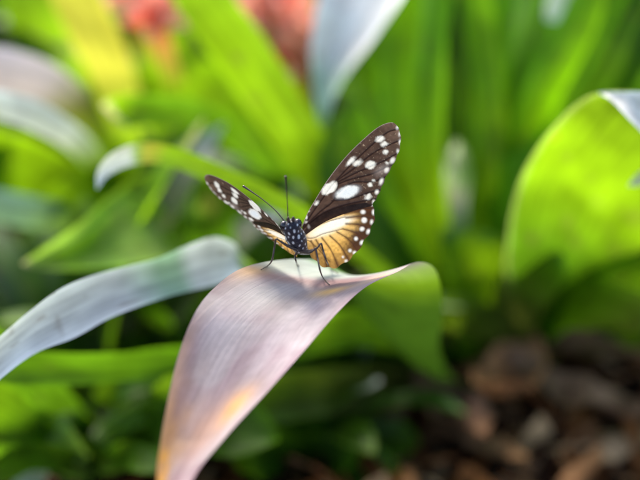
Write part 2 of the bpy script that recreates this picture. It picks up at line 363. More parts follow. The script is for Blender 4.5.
a_leaf([(640, 330, 50), (610, 310, 53), (570, 305, 57), (535, 330, 62)], 4.6, [(0, 'olive'), (.5, 'mid'), (1, 'dark')], roll=30)
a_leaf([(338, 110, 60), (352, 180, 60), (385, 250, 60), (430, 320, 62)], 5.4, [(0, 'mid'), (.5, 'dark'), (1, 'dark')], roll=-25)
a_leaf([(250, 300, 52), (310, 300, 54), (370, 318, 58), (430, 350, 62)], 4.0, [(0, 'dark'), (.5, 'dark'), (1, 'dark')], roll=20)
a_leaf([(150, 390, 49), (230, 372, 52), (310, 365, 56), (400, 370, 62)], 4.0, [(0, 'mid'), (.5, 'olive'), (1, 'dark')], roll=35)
# leaf drooping in from above, its white sky reflection put into the colour
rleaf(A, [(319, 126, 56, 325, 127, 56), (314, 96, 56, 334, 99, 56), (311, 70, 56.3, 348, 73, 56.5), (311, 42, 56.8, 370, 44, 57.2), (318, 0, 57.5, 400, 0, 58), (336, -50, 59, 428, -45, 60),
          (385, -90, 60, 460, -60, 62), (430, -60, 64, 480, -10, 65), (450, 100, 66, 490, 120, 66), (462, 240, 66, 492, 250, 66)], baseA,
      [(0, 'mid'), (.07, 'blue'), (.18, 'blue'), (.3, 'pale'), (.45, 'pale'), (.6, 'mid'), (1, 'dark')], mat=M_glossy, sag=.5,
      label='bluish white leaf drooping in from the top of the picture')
a_leaf([(300, 40, 74), (325, 100, 72), (352, 170, 70), (395, 250, 67), (445, 320, 65)], 3.2, [(0, 'deep'), (.5, 'deep'), (1, 'deep')], roll=0)  # deep blade stands in for a dark gap, shade as leaf colour
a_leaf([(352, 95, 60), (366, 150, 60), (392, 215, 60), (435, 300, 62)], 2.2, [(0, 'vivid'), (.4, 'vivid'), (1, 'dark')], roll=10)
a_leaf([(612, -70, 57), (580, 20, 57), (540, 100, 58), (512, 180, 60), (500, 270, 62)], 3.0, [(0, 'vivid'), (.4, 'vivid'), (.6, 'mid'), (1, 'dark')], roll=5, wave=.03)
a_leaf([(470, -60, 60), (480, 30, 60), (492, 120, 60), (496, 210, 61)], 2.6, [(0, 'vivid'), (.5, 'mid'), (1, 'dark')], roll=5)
a_leaf([(560, 120, 60), (538, 190, 60), (515, 260, 61), (500, 330, 63)], 2.2, [(0, 'deep'), (.5, 'deep'), (1, 'deep')], roll=5)  # another deep blade painting a shaded gap between the bright leaves
a_leaf([(388, 196, 72), (390, 212, 72), (400, 250, 71), (430, 310, 68)], 3.4, [(0, 'cream'), (.25, 'soft'), (.4, 'mid'), (1, 'dark')], roll=10, tip=.2, mat=M_glossy)  # cream tip stands in for a round blurred highlight
a_leaf([(457, 140, 62), (455, 175, 60), (452, 215, 59), (462, 270, 60)], 2.6, [(0, 'soft'), (.2, 'lime'), (.3, 'soft'), (.45, 'cream'), (.6, 'mid'), (1, 'dark')], roll=10, tip=.3, mat=M_glossy)  # pale bands put an elongated blurred highlight into the colour
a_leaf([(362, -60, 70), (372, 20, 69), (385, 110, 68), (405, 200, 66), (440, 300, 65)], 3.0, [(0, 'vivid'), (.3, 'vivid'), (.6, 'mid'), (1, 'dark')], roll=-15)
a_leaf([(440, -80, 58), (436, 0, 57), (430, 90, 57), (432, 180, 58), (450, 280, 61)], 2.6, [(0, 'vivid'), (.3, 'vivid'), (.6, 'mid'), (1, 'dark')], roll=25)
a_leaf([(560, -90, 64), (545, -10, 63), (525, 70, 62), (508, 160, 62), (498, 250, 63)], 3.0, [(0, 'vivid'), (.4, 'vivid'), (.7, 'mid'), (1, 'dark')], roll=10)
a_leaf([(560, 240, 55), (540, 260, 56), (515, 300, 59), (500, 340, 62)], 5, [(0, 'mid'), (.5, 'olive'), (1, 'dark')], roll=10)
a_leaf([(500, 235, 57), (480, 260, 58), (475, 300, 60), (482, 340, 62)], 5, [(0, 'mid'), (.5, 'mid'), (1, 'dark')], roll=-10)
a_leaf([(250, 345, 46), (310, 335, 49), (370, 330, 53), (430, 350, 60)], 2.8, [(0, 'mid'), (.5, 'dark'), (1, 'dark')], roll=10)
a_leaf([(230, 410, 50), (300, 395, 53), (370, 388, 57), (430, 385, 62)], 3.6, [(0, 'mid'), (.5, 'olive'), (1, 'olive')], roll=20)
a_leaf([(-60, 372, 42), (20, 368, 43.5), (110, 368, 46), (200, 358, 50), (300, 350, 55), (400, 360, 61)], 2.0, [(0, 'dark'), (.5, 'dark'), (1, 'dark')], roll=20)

# ------------------------------------------------------------------ bromeliad at the right
baseB = G(590, 350)
B = empty('bromeliad', baseB, 'bromeliad at the right edge with a broad lime leaf curling over', 'plant', 'bromeliads in the bed')
rb = [(760, 118, 40.0, 800, 200, 41.0), (700, 98, 41.2, 780, 190, 43), (645, 91, 42.2, 770, 190, 45), (606, 92, 43.2, 760, 200, 47), (584, 99, 44.2, 740, 215, 49),
      (561, 118, 45.4, 715, 240, 51), (538, 146, 46.8, 690, 265, 53), (519, 184, 48.8, 665, 290, 55), (508, 235, 52, 640, 315, 59), (512, 290, 58, 612, 340, 62)]
rowsB = [(tuple(P(*r[:3])), tuple(P(*r[3:]))) for r in rb] + [(sp(baseB + Vector((-1.5, 0, 0))), sp(baseB + Vector((1.5, 0, 0))))]
_rc = ramp_cols([(0, 'curl'), (.4, 'curl'), (.62, 'mid'), (.8, 'dark'), (1, 'dark')])
def curl_cols(t, v):  # blotches and darker base put shade from neighbouring leaves into the colour
    c, tr = _rc(t, v); k = (.75 + .45 * (.55 * nz(t * 16, v * 5, 1., 51) + .45 * nz(t * 34 + 3, v * 11, 1., 52)))[..., None]
    rib = (1 + .10 * np.sin(v * 90))[..., None]; hole = np.clip((nz(t * 26, v * 9, 1., 53) - .8) * 7, 0, 1)[..., None] * .25
    rim = np.exp(-(v / .016) ** 2)[..., None] * .5
    br = np.array([.22, .17, .05]); yl = np.array([.5, .55, .2])
    return [(q * k * rib) * (1 - hole) * (1 - rim) + br * hole + yl * rim for q in (c, tr)]
bl = leaf_from_rows('leaf', rowsB, B, M_leaf, curl_cols, sag=-.8, nu=120, nv=31, wave=.05, seed=5)
bl['label'] = 'broad lime leaf whose top curls over in the light'
def b_leaf(pts, width, cols, **k): return a_leaf(pts, width, cols, plant=B, base=baseB, **k)
rleaf(B, [(597, 92, 42.4, 598, 94, 42.4), (612, 91.5, 41.8, 611, 100, 41.6), (640, 91, 41.4, 640, 131, 41), (700, 92, 42, 690, 180, 42), (780, 120, 46, 770, 230, 47), (770, 240, 56, 720, 300, 60)],  # lit upper side of the curl as a separate leaf, highlight painted white
      baseB, [(0, 'pale'), (.5, 'pale'), (.7, 'mid'), (1, 'dark')], mat=M_glossy, sag=.15, label='leaf piece painted with the white highlight of the lime curl at the right edge')
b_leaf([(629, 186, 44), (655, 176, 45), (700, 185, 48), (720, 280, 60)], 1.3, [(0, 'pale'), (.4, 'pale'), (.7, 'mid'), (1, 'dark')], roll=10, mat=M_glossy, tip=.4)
a_leaf([(546, 20, 60), (562, 4, 60), (592, -30, 61), (620, -60, 66), (600, 100, 68)], 3.0, [(0, 'pale'), (.4, 'pale'), (.6, 'mid'), (1, 'dark')], plant=B, base=baseB, roll=10, mat=M_glossy, tip=.3)  # whitish tip stands in for a blown-out highlight
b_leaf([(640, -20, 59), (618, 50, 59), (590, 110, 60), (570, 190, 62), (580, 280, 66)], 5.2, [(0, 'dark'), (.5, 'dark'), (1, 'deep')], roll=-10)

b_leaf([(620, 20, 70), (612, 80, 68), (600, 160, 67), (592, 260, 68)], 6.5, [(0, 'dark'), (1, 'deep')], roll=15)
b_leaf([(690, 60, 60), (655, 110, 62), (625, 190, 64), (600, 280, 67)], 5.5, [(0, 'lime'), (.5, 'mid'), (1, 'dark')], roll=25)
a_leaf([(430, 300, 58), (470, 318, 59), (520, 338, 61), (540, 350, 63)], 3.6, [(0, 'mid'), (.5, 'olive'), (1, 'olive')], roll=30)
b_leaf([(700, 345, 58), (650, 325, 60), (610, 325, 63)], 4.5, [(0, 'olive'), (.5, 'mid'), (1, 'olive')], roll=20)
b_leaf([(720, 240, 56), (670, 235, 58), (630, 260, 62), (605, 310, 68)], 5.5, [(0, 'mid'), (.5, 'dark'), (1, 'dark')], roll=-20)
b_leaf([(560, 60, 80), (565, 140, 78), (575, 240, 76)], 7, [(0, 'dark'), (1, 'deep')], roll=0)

# ------------------------------------------------------------------ bromeliad at the back left
baseD = G(330, 262)
D = empty('bromeliad', baseD, 'bromeliad behind the butterfly with a long lime leaf slanting up to the left', 'plant', 'bromeliads in the bed')
def d_leaf(pts, width, cols, **k): return a_leaf(pts, width, cols, plant=D, base=baseD, **k)
rleaf(D, [(100, -120, 54, 150, -130, 54), (140, -50, 55, 200, -60, 55), (172, 0, 56, 236, 0, 56), (206, 50, 57, 266, 40, 57), (240, 100, 58, 296, 90, 58), (276, 150, 60, 326, 138, 60), (300, 190, 64, 340, 180, 64), (315, 230, 72, 345, 225, 72)],
      baseD, [(0, 'vivid'), (.25, 'lime'), (.42, 'mid'), (.55, 'lime'), (.75, 'mid'), (1, 'dark')], sag=.35, wave=.06, label='long bright green blade slanting from the top down to behind the butterfly')
d_leaf([(112, 118, 53), (122, 112, 53), (160, 110, 54), (205, 118, 56), (250, 148, 60), (300, 200, 70)], 2.4, [(0, 'cream'), (.07, 'cream'), (.13, 'mid'), (.25, 'dark'), (1, 'dark')], roll=20, tip=.1)
d_leaf([(255, -60, 72), (262, 20, 72), (285, 110, 74), (310, 190, 76)], 6, [(0, 'mid'), (.5, 'dark'), (1, 'dark')], roll=20)
d_leaf([(330, 60, 74), (335, 130, 75), (335, 200, 78)], 6, [(0, 'mid'), (.5, 'dark'), (1, 'deep')], roll=-10)
d_leaf([(40, 200, 58), (110, 190, 60), (190, 200, 64), (260, 225, 70), (310, 250, 78)], 5, [(0, 'mid'), (.5, 'dark'), (1, 'dark')], roll=25)
d_leaf([(170, 60, 66), (210, 95, 68), (260, 150, 71), (305, 215, 76)], 5.2, [(0, 'mid'), (.5, 'dark'), (1, 'deep')], roll=10)

# ------------------------------------------------------------------ bromeliad at the far left
baseE = G(150, 262)
E_ = empty('bromeliad', baseE, 'bromeliad at the upper left with one yellow leaf and pale drooping tips', 'plant', 'bromeliads in the bed')
def e_leaf(pts, width, cols, **k): return a_leaf(pts, width, cols, plant=E_, base=baseE, **k)
e_leaf([(42, -80, 62), (66, -25, 62), (90, 25, 63), (112, 75, 65), (135, 150, 70), (148, 220, 78)], 4.3, [(0, 'yellow'), (.5, 'yellow'), (.66, 'lime'), (1, 'dark')], roll=20, label='yellow leaf at the upper left')
e_leaf([(-50, 60, 56), (-10, 70, 57), (30, 80, 58), (65, 100, 60), (95, 140, 65), (130, 210, 76)], 4.0, [(0, 'pink'), (.4, 'pink'), (.55, 'olive'), (.7, 'mid'), (1, 'dark')], roll=20, mat=M_glossy, label='pinkish white leaf at the left edge')
e_leaf([(-50, 90, 51), (0, 104, 52), (40, 118, 53), (85, 150, 56), (120, 200, 66), (140, 240, 78)], 2.1, [(0, 'pale'), (.45, 'pale'), (.55, 'mid'), (1, 'dark')], roll=15, mat=M_glossy)
e_leaf([(15, -60, 68), (30, 0, 68), (60, 70, 70), (100, 150, 74), (140, 220, 80)], 5.4, [(0, 'mid'), (.3, 'lime'), (.6, 'mid'), (1, 'dark')], roll=15)
e_leaf([(170, -40, 74), (165, 40, 74), (158, 120, 76), (152, 200, 80)], 5.4, [(0, 'lime'), (.3, 'mid'), (1, 'dark')], roll=-25)
e_leaf([(-60, 190, 55), (-10, 204, 56), (30, 212, 57), (80, 222, 61), (130, 240, 70)], 2.6, [(0, 'blue'), (.4, 'blue'), (.6, 'mid'), (1, 'dark')], roll=15, mat=M_glossy)  # bluish tip half is a pale highlight put into the colour
e_leaf([(-70, 160, 62), (-10, 160, 63), (60, 185, 66), (120, 225, 74)], 6, [(0, 'mid'), (.5, 'mid'), (1, 'dark')], roll=25)

# ------------------------------------------------------------------ low bromeliad at the lower left
baseF = G(90, 470)
F_ = empty('bromeliad', baseF, 'low dark bromeliad in the lower left corner under the pale leaf', 'plant', 'bromeliads in the bed')
def f_leaf(pts, width, cols, **k): return a_leaf(pts, width, cols, plant=F_, base=baseF, **k)
f_leaf([(330, 372, 56), (260, 366, 54), (180, 368, 53), (110, 395, 53)], 2.6, [(0, 'dark'), (.5, 'mid'), (1, 'dark')], roll=25)
f_leaf([(-80, 350, 46), (-10, 350, 48), (40, 385, 50), (80, 430, 54)], 2.8, [(0, 'dark'), (.5, 'dark'), (1, 'dark')], roll=20)
f_leaf([(-60, 400, 44), (-10, 415, 46), (40, 440, 50)], 4.5, [(0, 'mid'), (.5, 'dark'), (1, 'deep')], roll=20)
f_leaf([(180, 330, 60), (150, 350, 58), (115, 385, 56), (95, 430, 55)], 3, [(0, 'mid'), (.5, 'dark'), (1, 'deep')], roll=-15)
f_leaf([(280, 440, 48), (210, 425, 50), (150, 430, 52)], 4.2, [(0, 'dark'), (.5, 'dark'), (1, 'deep')], roll=20)
f_leaf([(20, 500, 47), (35, 460, 49), (60, 432, 51), (85, 430, 54)], 2.4, [(0, 'blue'), (.5, 'cream'), (.7, 'mid'), (1, 'dark')], roll=15, mat=M_glossy)

baseH = G(290, 468)
H_ = empty('bromeliad', baseH, 'low deep green bromeliad at the bottom just right of the mauve leaf', 'plant', 'bromeliads in the bed')
rosette(H_, tuple(baseH), 14, 9, 1.9, 77, keys=('dark', 'deep', 'mid'))
for q in ([(248, 395, 52), (280, 405, 54), (310, 435, 56)], [(370, 400, 60), (355, 412, 59), (320, 440, 57)], [(230, 450, 50), (265, 450, 52), (300, 460, 55)]):
    a_leaf(q, 3.6, [(0, 'mid'), (.4, 'dark'), (1, 'deep')], roll=20, plant=H_, base=baseH)
baseJ = G(215, 420)
J_ = empty('bromeliad', baseJ, 'shaded bromeliad in the gap left of the mauve leaf tip', 'plant', 'bromeliads in the bed')
rosette(J_, tuple(baseJ), 18, 14, 2.3, 78, keys=('dark', 'mid', 'mid'))
for q, kk in (([(190, 400, 54), (150, 408, 53), (110, 430, 53), (95, 450, 53)], 'mid'), ([(170, 470, 46), (130, 455, 48), (105, 462, 51)], 'dark'), ([(-20, 480, 44), (30, 458, 47), (75, 462, 50)], 'dark'),
              ([(48, 418, 50), (62, 438, 50), (85, 465, 52)], 'soft'), ([(25, 440, 50), (55, 455, 50), (85, 470, 52)], 'soft'), ([(-20, 300, 60), (20, 340, 58), (65, 400, 57)], 'dark'),
              ([(-30, 425, 46), (20, 425, 48), (70, 445, 51)], 'mid'), ([(175, 345, 58), (140, 380, 56), (105, 430, 54)], 'olive')):
    f_leaf(q, 1.9, [(0, kk), (.5, kk), (1, 'deep')], roll=15)
for q in ([(360, 455, 54), (335, 452, 54), (305, 465, 55)], [(420, 440, 57), (380, 440, 57), (320, 458, 57)], [(250, 470, 50), (268, 460, 52), (290, 468, 55)], [(400, 470, 54), (360, 468, 54), (310, 472, 55)]):
    a_leaf(q, 3.2, [(0, 'mid'), (.4, 'dark'), (1, 'deep')], roll=20, plant=H_, base=baseH)
# ------------------------------------------------------------------ the rows of bromeliads behind
back = [
    ((-62, 112), 'dark green bromeliad standing far back at the upper left corner'),
    ((-36, 122), 'bromeliad far back behind the yellow leaf'),
    ((-12, 116), 'bromeliad standing back under the coral flower heads'),
    ((12, 122), 'bromeliad far back behind the drooping bluish white leaf'),
    ((34, 112), 'bromeliad far back behind the upright leaves right of the butterfly'),
    ((58, 118), 'bromeliad far back at the upper right corner'),
    ((-34, 84), 'bromeliad filling the left edge below the pale tips'),
    ((8, 96), 'dark bromeliad between the butterfly and the far row'),
    ((30, 92), 'bromeliad behind the broad curling lime leaf'),
    ((-24, 66), 'bromeliad in the shade under the long pale leaf'),
    ((-70, 145), 'bromeliad in the last row left of the others'), ((-30, 155), 'bromeliad in the last row behind the yellow leaf'),
    ((5, 152), 'bromeliad in the last row behind the coral flowers'), ((42, 150), 'bromeliad in the last row towards the right'),
    ((80, 148), 'bromeliad in the last row at its right end'),
]
for i, ((x, y), lab) in enumerate(back):
    r = empty('bromeliad', (x, y, 0), lab, 'plant', 'bromeliads in the bed')
    small = i in (9,)
    rosette(r, (x, y, 0), 14 if small else 26, (20 if small else 36) + (i % 3) * 3, 2.8 if small else 3.4, 100 + i,
            keys=('mid', 'dark', 'deep', 'lime', 'dark') if i % 3 else ('mid', 'dark', 'deep', 'dark'))

for rt, bs, n_, l_, w_, sd, a0, spn in ((A, baseA, 14, 26, 2.9, 31, 10, 165), (B, baseB, 13, 27, 3.1, 32, 10, 165), (D, baseD, 18, 27, 3.0, 33, 0, 200),
                                   (E_, baseE, 18, 28, 3.0, 34, -20, 230), (F_, baseF, 14, 17, 2.6, 35, 10, 190)):
    rosette(rt, tuple(bs), n_, l_, w_, sd, az0=a0, spread=spn, keys=('lime', 'mid', 'dark', 'deep'))
# ------------------------------------------------------------------ coral flower heads on stems
def flower(px, py, d, size, seed, label):
    top = P(px, py, d); base = Vector((top.x + 2, top.y + 3, 0))
    root = empty('flowering_bromeliad', base, label, 'plant', 'flower heads at the top')
    r = random.Random(seed)
    strap(root, [tuple_v for tuple_v in (top, base.lerp(top, .6) + Vector((.5, .5, 0)), base)], .9, [(0, 'red'), (.3, 'mid'), (1, 'dark')], name='stem', tip=.02, wave=0)
    for i in range(16):
        a = i * 2.4; k = i / 16; e = math.radians(75 - 80 * k)
        h = Vector((math.cos(a) * math.cos(e), math.sin(a) * math.cos(e), math.sin(e)))
        p0 = top - Vector((0, 0, size * .35 * k)); p1 = p0 + h * size * .55; p2 = p0 + h * size + Vector((0, 0, -size * .18 * k))
        ky = r.choice(['red', 'coral', 'coral', 'coral'])
        strap(root, [p2, p1, p0], size * .36, [(0, 'coral'), (.3, ky), (1, ky)], name='bract', tip=.5, wave=0, mat=M_bract, roll=r.uniform(-40, 40))
flower(155, 14, 62, 1.9, 1, 'small red flower head left of the coral ones')
flower(264, 2, 62.5, 2.2, 2, 'coral flower head at the top between two lime leaves')
flower(299, 48, 63, 2.3, 3, 'coral pink flower head just left of the drooping bluish white leaf')
flower(287, 14, 64, 2.2, 7, 'coral flower head half hidden between the other coral ones')
flower(136, -6, 67, 2.2, 4, 'red flower head cut by the top edge beside the yellow leaf')

# ------------------------------------------------------------------ mulch and dead leaves
def scatter_chips():
    V, F, Cc = [], [], []
    r = random.Random(5)
    pal = [(.05, .018, .006), (.13, .048, .016), (.26, .10, .035), (.30, .15, .07), (.012, .006, .004), (.42, .26, .14), (.20, .11, .055)]
    for i in range(7000):
        y = r.uniform(30, 125); x = r.uniform(-.35 * y - 5, .35 * y + 8)
        L = r.uniform(.9, 5.0); W = L * r.uniform(.07, .34); T = r.uniform(.06, .28)
        M = Matrix.Translation((x, y, float(gh(x, y)) + r.uniform(.1, 2.2))) @ Matrix.Rotation(r.uniform(0, 6.3), 4, 'Z') @ Matrix.Rotation(r.gauss(0, .5), 4, 'Y') @ Matrix.Rotation(r.gauss(0, .4), 4, 'X')
        n0 = len(V)
        for z in (-1, 1):
            for (a, b) in ((-1, -.6), (-.2, -1), (.8, -.7), (1, .3), (.2, 1), (-.8, .7)):
                V.append(M @ Vector((a * L / 2 * r.uniform(.8, 1.1), b * W / 2 * r.uniform(.7, 1.1), z * T / 2 * r.uniform(.5, 1.1))) * S)
        F.append([n0 + k for k in range(5, -1, -1)]); F.append([n0 + 6 + k for k in range(6)])
        for k in range(6): F.append([n0 + k, n0 + (k + 1) % 6, n0 + 6 + (k + 1) % 6, n0 + 6 + k])
        c = r.choice(pal); Cc += [c] * 12
    V = [Vector(v) for v in V]
    me = bpy.data.meshes.new('mulch'); me.from_pydata([tuple(v) for v in V], [], F); set_attr(me, 'Col', np.array(Cc))
    return link('mulch', me, M_chip, smooth=False)
def fixscale(): pass
mu = scatter_chips(); tag(mu, 'brown bark mulch chips covering the soil', 'mulch', kind='stuff')
def dry(px, py, L, W, yaw, curl, col, label, lift=2.4):
    g = G(px, py); n, m = 24, 9
    a = math.radians(yaw); d = np.array([math.cos(a), math.sin(a), 0]); s = np.array([-math.sin(a), math.cos(a), 0])
    t = np.linspace(-1, 1, n)[:, None]; v = np.linspace(-1, 1, m)[None]
    w_ = W / 2 * (1 - np.abs(t) ** 2.4) ** .8 + .05
    z = lift + .8 + curl * (t ** 2) * 1.2 + .5 * np.abs(v) ** 1.5 * w_ + .25 * np.sin(t * 7 + v * 2 + px)
    pts = np.array([g.x, g.y, 0]) + d * (t * L / 2)[..., None] * np.ones((1, m, 1)) + s * (v * w_)[..., None]
    pts[..., 2] += z + gh(g.x, g.y)
    base = Vector((g.x, g.y, 0)) * S
    me = grid_mesh('dry_leaf', pts)
    c = np.array(col) * (.75 + .5 * rng.random((n, 1, 1))) * np.ones((n, m, 1)) * (1 - .35 * (np.abs(v) < .12))[..., None]
    set_attr(me, 'Col', c.reshape(-1, 3))
    o = link('dry_leaf', me, M_dry); me.transform(Matrix.Translation(-base)); o.location = base
    tag(o, label, 'dead leaf', 'dead leaves on the mulch')
dry(388, 300, 9, 3.2, 20, 1, (.36, .20, .10), 'tan dead leaf lying behind the centre of the mulch')
dry(412, 388, 7, 3.0, -30, 1.5, (.44, .23, .11), 'rusty tan dead leaf on the mulch below the green fold of the perch leaf')
dry(515, 372, 7, 2.0, 40, .6, (.42, .26, .13), 'pale tan dead leaf beside the foot of the large bromeliad')
dry(540, 405, 10, 2.6, 5, .8, (.46, .28, .14), 'long tan dead leaf in the middle of the mulch')
dry(605, 430, 12, 2.2, -22, .5, (.34, .18, .11), 'long reddish brown dead leaf slanting at the lower right')
dry(505, 455, 6, 3.0, 60, 1.2, (.38, .19, .09), 'curled brown dead leaf standing up at the bottom of the mulch')
dry(450, 465, 7, 2.6, 110, .7, (.28, .16, .10), 'dark brown dead leaf near the bottom edge')
dry(610, 350, 11, 3.0, 35, .8, (.46, .28, .13), 'tan dead leaf leaning at the right under the broad lime leaf')
dry(565, 470, 8, 2.4, -50, .8, (.26, .15, .10), 'dark curled dead leaf at the bottom right')
dry(70, 350, 7, 3, 20, .8, (.40, .28, .24), 'greyish dead leaf under the pale leaf at the left')

# ------------------------------------------------------------------ the butterfly
bloc = P(297, 262, 35.4)
BF = empty('butterfly', bloc, 'dark brown butterfly with white spots and amber hindwings on the mauve leaf', 'butterfly')
def seg_dist(x, y, pl):
    d = np.full(x.shape, 1e9)
    for (x0, y0), (x1, y1) in zip(pl[:-1], pl[1:]):
        dx, dy = x1 - x0, y1 - y0; k = np.clip(((x - x0) * dx + (y - y0) * dy) / (dx * dx + dy * dy + 1e-9), 0, 1)
        d = np.minimum(d, np.hypot(x - x0 - k * dx, y - y0 - k * dy))
    return d
def smooth_line(pts, n=40): return [tuple(p) for p in cr(pts, np.linspace(0, 1, n))]
def inside(x, y, poly):
    r = np.zeros(x.shape, bool); n = len(poly)
    for i in range(n):
        (x0, y0), (x1, y1) = poly[i], poly[(i + 1) % n]
        c = ((y0 > y) != (y1 > y)) & (x < (x1 - x0) * (y - y0) / (y1 - y0 + 1e-12) + x0); r ^= c
    return r
SPK = .86
def ell(x, y, cx, cy, rx, ry, ang=0, soft=1.25):
    if soft < 2: rx, ry = rx * SPK, ry * SPK
    a = math.radians(ang); u = (x - cx) * math.cos(a) + (y - cy) * math.sin(a); v = -(x - cx) * math.sin(a) + (y - cy) * math.cos(a)
    q = np.sqrt((u / rx) ** 2 + (v / ry) ** 2 + 1e-9); k = (q - 1) * min(rx, ry)
    return 1 - sm(-soft, soft, k)
FW = smooth_line([(302, 226), (308, 212), (315, 200), (327.5, 180), (345, 157.5), (362.5, 140), (377.5, 127.5), (388, 122.8), (394, 123), (398.5, 127.5)], 60) + \
     smooth_line([(398.5, 127.5), (400.8, 137.5), (399, 151), (393, 164.5), (386, 177), (381, 189), (376.5, 198), (371.5, 206)], 40)[1:] + \
     smooth_line([(371.5, 206), (350, 212), (325, 222), (304, 236)], 20)[1:]
HW = smooth_line([(303, 229), (312, 217), (330, 207), (350, 201.5), (364, 200), (371.5, 202.5)], 40) + \
     smooth_line([(371.5, 202.5), (374.5, 211), (373.5, 222), (369, 233), (363, 243), (355, 254), (346, 262), (336, 267.5), (326, 267.5), (317, 262.5), (310, 254), (305.5, 245)], 70)[1:]
def scallop(poly, i0, i1, n, amp):
    out = list(poly)
    for i in range(i0, i1):
        t = (i - i0) / (i1 - i0); (xa, ya), (xb, yb) = poly[max(i - 1, 0)], poly[min(i + 1, len(poly) - 1)]
        nx, ny = (yb - ya), -(xb - xa); l = math.hypot(nx, ny) + 1e-9; k = amp * math.cos(t * n * 2 * math.pi) * math.sin(math.pi * min(1, t * 8) / 2)
        out[i] = (poly[i][0] + nx / l * k, poly[i][1] + ny / l * k)
    return out
FW = scallop(FW, 60, 98, 8, .5); HW = scallop(HW, 42, 108, 8, .9)
def over(c, k, m): return c * (1 - m[..., None]) + np.array(k) * m[..., None]
FV = [smooth_line(p, 24) for p in (
    [(303, 227), (318, 205), (336, 181), (358, 158), (385, 134), (399, 129)],
    [(336, 181), (352, 170), (375, 152), (400.5, 140)], [(338, 182), (358, 172), (378, 164), (398, 153)],
    [(338, 184), (352, 179), (372, 174), (393, 165)], [(303, 228), (320, 212), (334, 200), (338, 184), (336, 181)],
    [(336, 196), (352, 183), (372, 182), (386, 177)], [(332, 201), (350, 199), (368, 193), (380, 190)], [(303, 229), (322, 214), (345, 205), (376, 199)])]
HVm = [(374, 209), (373, 219.5), (370, 230), (364.5, 240.5), (357.5, 250.5), (348.5, 260), (338, 266.5), (327, 267.5), (317.5, 262.5)]
HVs = [(345, 214), (346, 218), (346, 224), (343, 229), (337, 232), (330, 236), (322, 238), (316, 240), (311, 241)]
HV = [smooth_line([s, ((s[0] + e[0]) / 2 + 1, (s[1] + e[1]) / 2 - 2), e], 14) for s, e in zip(HVs, HVm)]
HV += [smooth_line(p, 20) for p in ([(304, 236), (318, 226), (330, 221), (345, 217)],
       [(345, 217), (338, 219), (330, 221)], [(304, 238), (314, 238), (323, 234), (343, 229)], [(305, 240), (312, 243), (330, 262)])]
def fw_col(x, y):
    wx = (nz(x, y, .33, 21) - .5) * 1.9 + (nz(x, y, .9, 22) - .5) * .7; wy = (nz(x, y, .33, 23) - .5) * 1.9 + (nz(x, y, .9, 24) - .5) * .7; X0, Y0 = x, y
    base = np.array([.032, .016, .012]); lt = np.array([.36, .235, .17])
    k = sm(335, 392, x * .8 + (240 - y) * .35) * .75 + .12
    c = base * (1 - k[..., None]) + lt * k[..., None]
    n = nz(x, y, 1.1, 1); c = c * (.7 + .6 * nz(x, y, .35, 2))[..., None]
    spk = sm(.72, .95, nz(x + wx, y + wy, 1.2, 3) * .7 + .3 * nz(x, y, .5, 9)) * sm(345, 365, x + (190 - y) * .3) * .55; c = over(c, (.62, .50, .36), spk)
    vd = np.full(x.shape, 9.)
    for v in FV: vd = np.minimum(vd, seg_dist(x, y, v))
    c = over(c, (.014, .006, .005), (1 - sm(.3, 1.15, vd)) * .92)
    W = (.80, .79, .74)
    for s in ((380, 139, 5.2, 3.1, -14), (384.6, 144.2, 3.8, 2.7, -10), (385.5, 152, 3.1, 2.6, 0), (350.6, 161.3, 6.0, 2.7, -42), (357.6, 162.8, 5.8, 2.9, -24),
              (370.8, 165, 6.4, 4.0, -14), (329.3, 188.3, 10.0, 6.0, -36), (347.5, 192, 13.2, 6.6, -18), (316, 203, 2.6, 1.6, -45), (370.2, 185, 2.6, 2.6, 0),
              (368, 197, 3.6, 3.4, 0), (374, 181, 1.6, 1.6, 0), (306, 217.5, 1.3, 1.3, 0), (309, 227, 1.5, 1.7, 0), (305.5, 222, 1, 1.2, 0), (387, 163, 2.0, 1.6, 0), (309, 211.5, .9, .9, 0)):
        c = over(c, W, ell(x + wx, y + wy, *s))
    c = over(c, (.05, .022, .016), (1 - sm(.15, .6, vd)) * .2)
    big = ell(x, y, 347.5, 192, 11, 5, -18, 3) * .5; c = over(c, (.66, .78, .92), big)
    for s in ((397.5, 127.5, 1.5, 2.2, 20), (399.6, 134, 1.2, 2.3, 8), (400.0, 142, 1.3, 2.6, 0), (398.0, 151.5, 1.5, 2.5, -10), (392.5, 160.5, 2.4, 3.6, 30), (386.6, 170, 2.4, 3.2, 30),
              (381.2, 181.5, 2.0, 3.8, 22), (376.8, 192, 2.0, 2.6, 22), (373.5, 202, 1.4, 2.2, 10)):
        c = over(c, (.86, .84, .80), ell(x, y, *s) * .92)
    pale = (ell(x, y, 382, 170, 7, 4, -30, 4) * .30); c = over(c, (.6, .52, .5), pale)
    # pale costal edge
    ce = seg_dist(x, y, FW[:52]); c = over(c, (.42, .36, .33), (1 - sm(.1, .8, ce)) * .8)
    return c
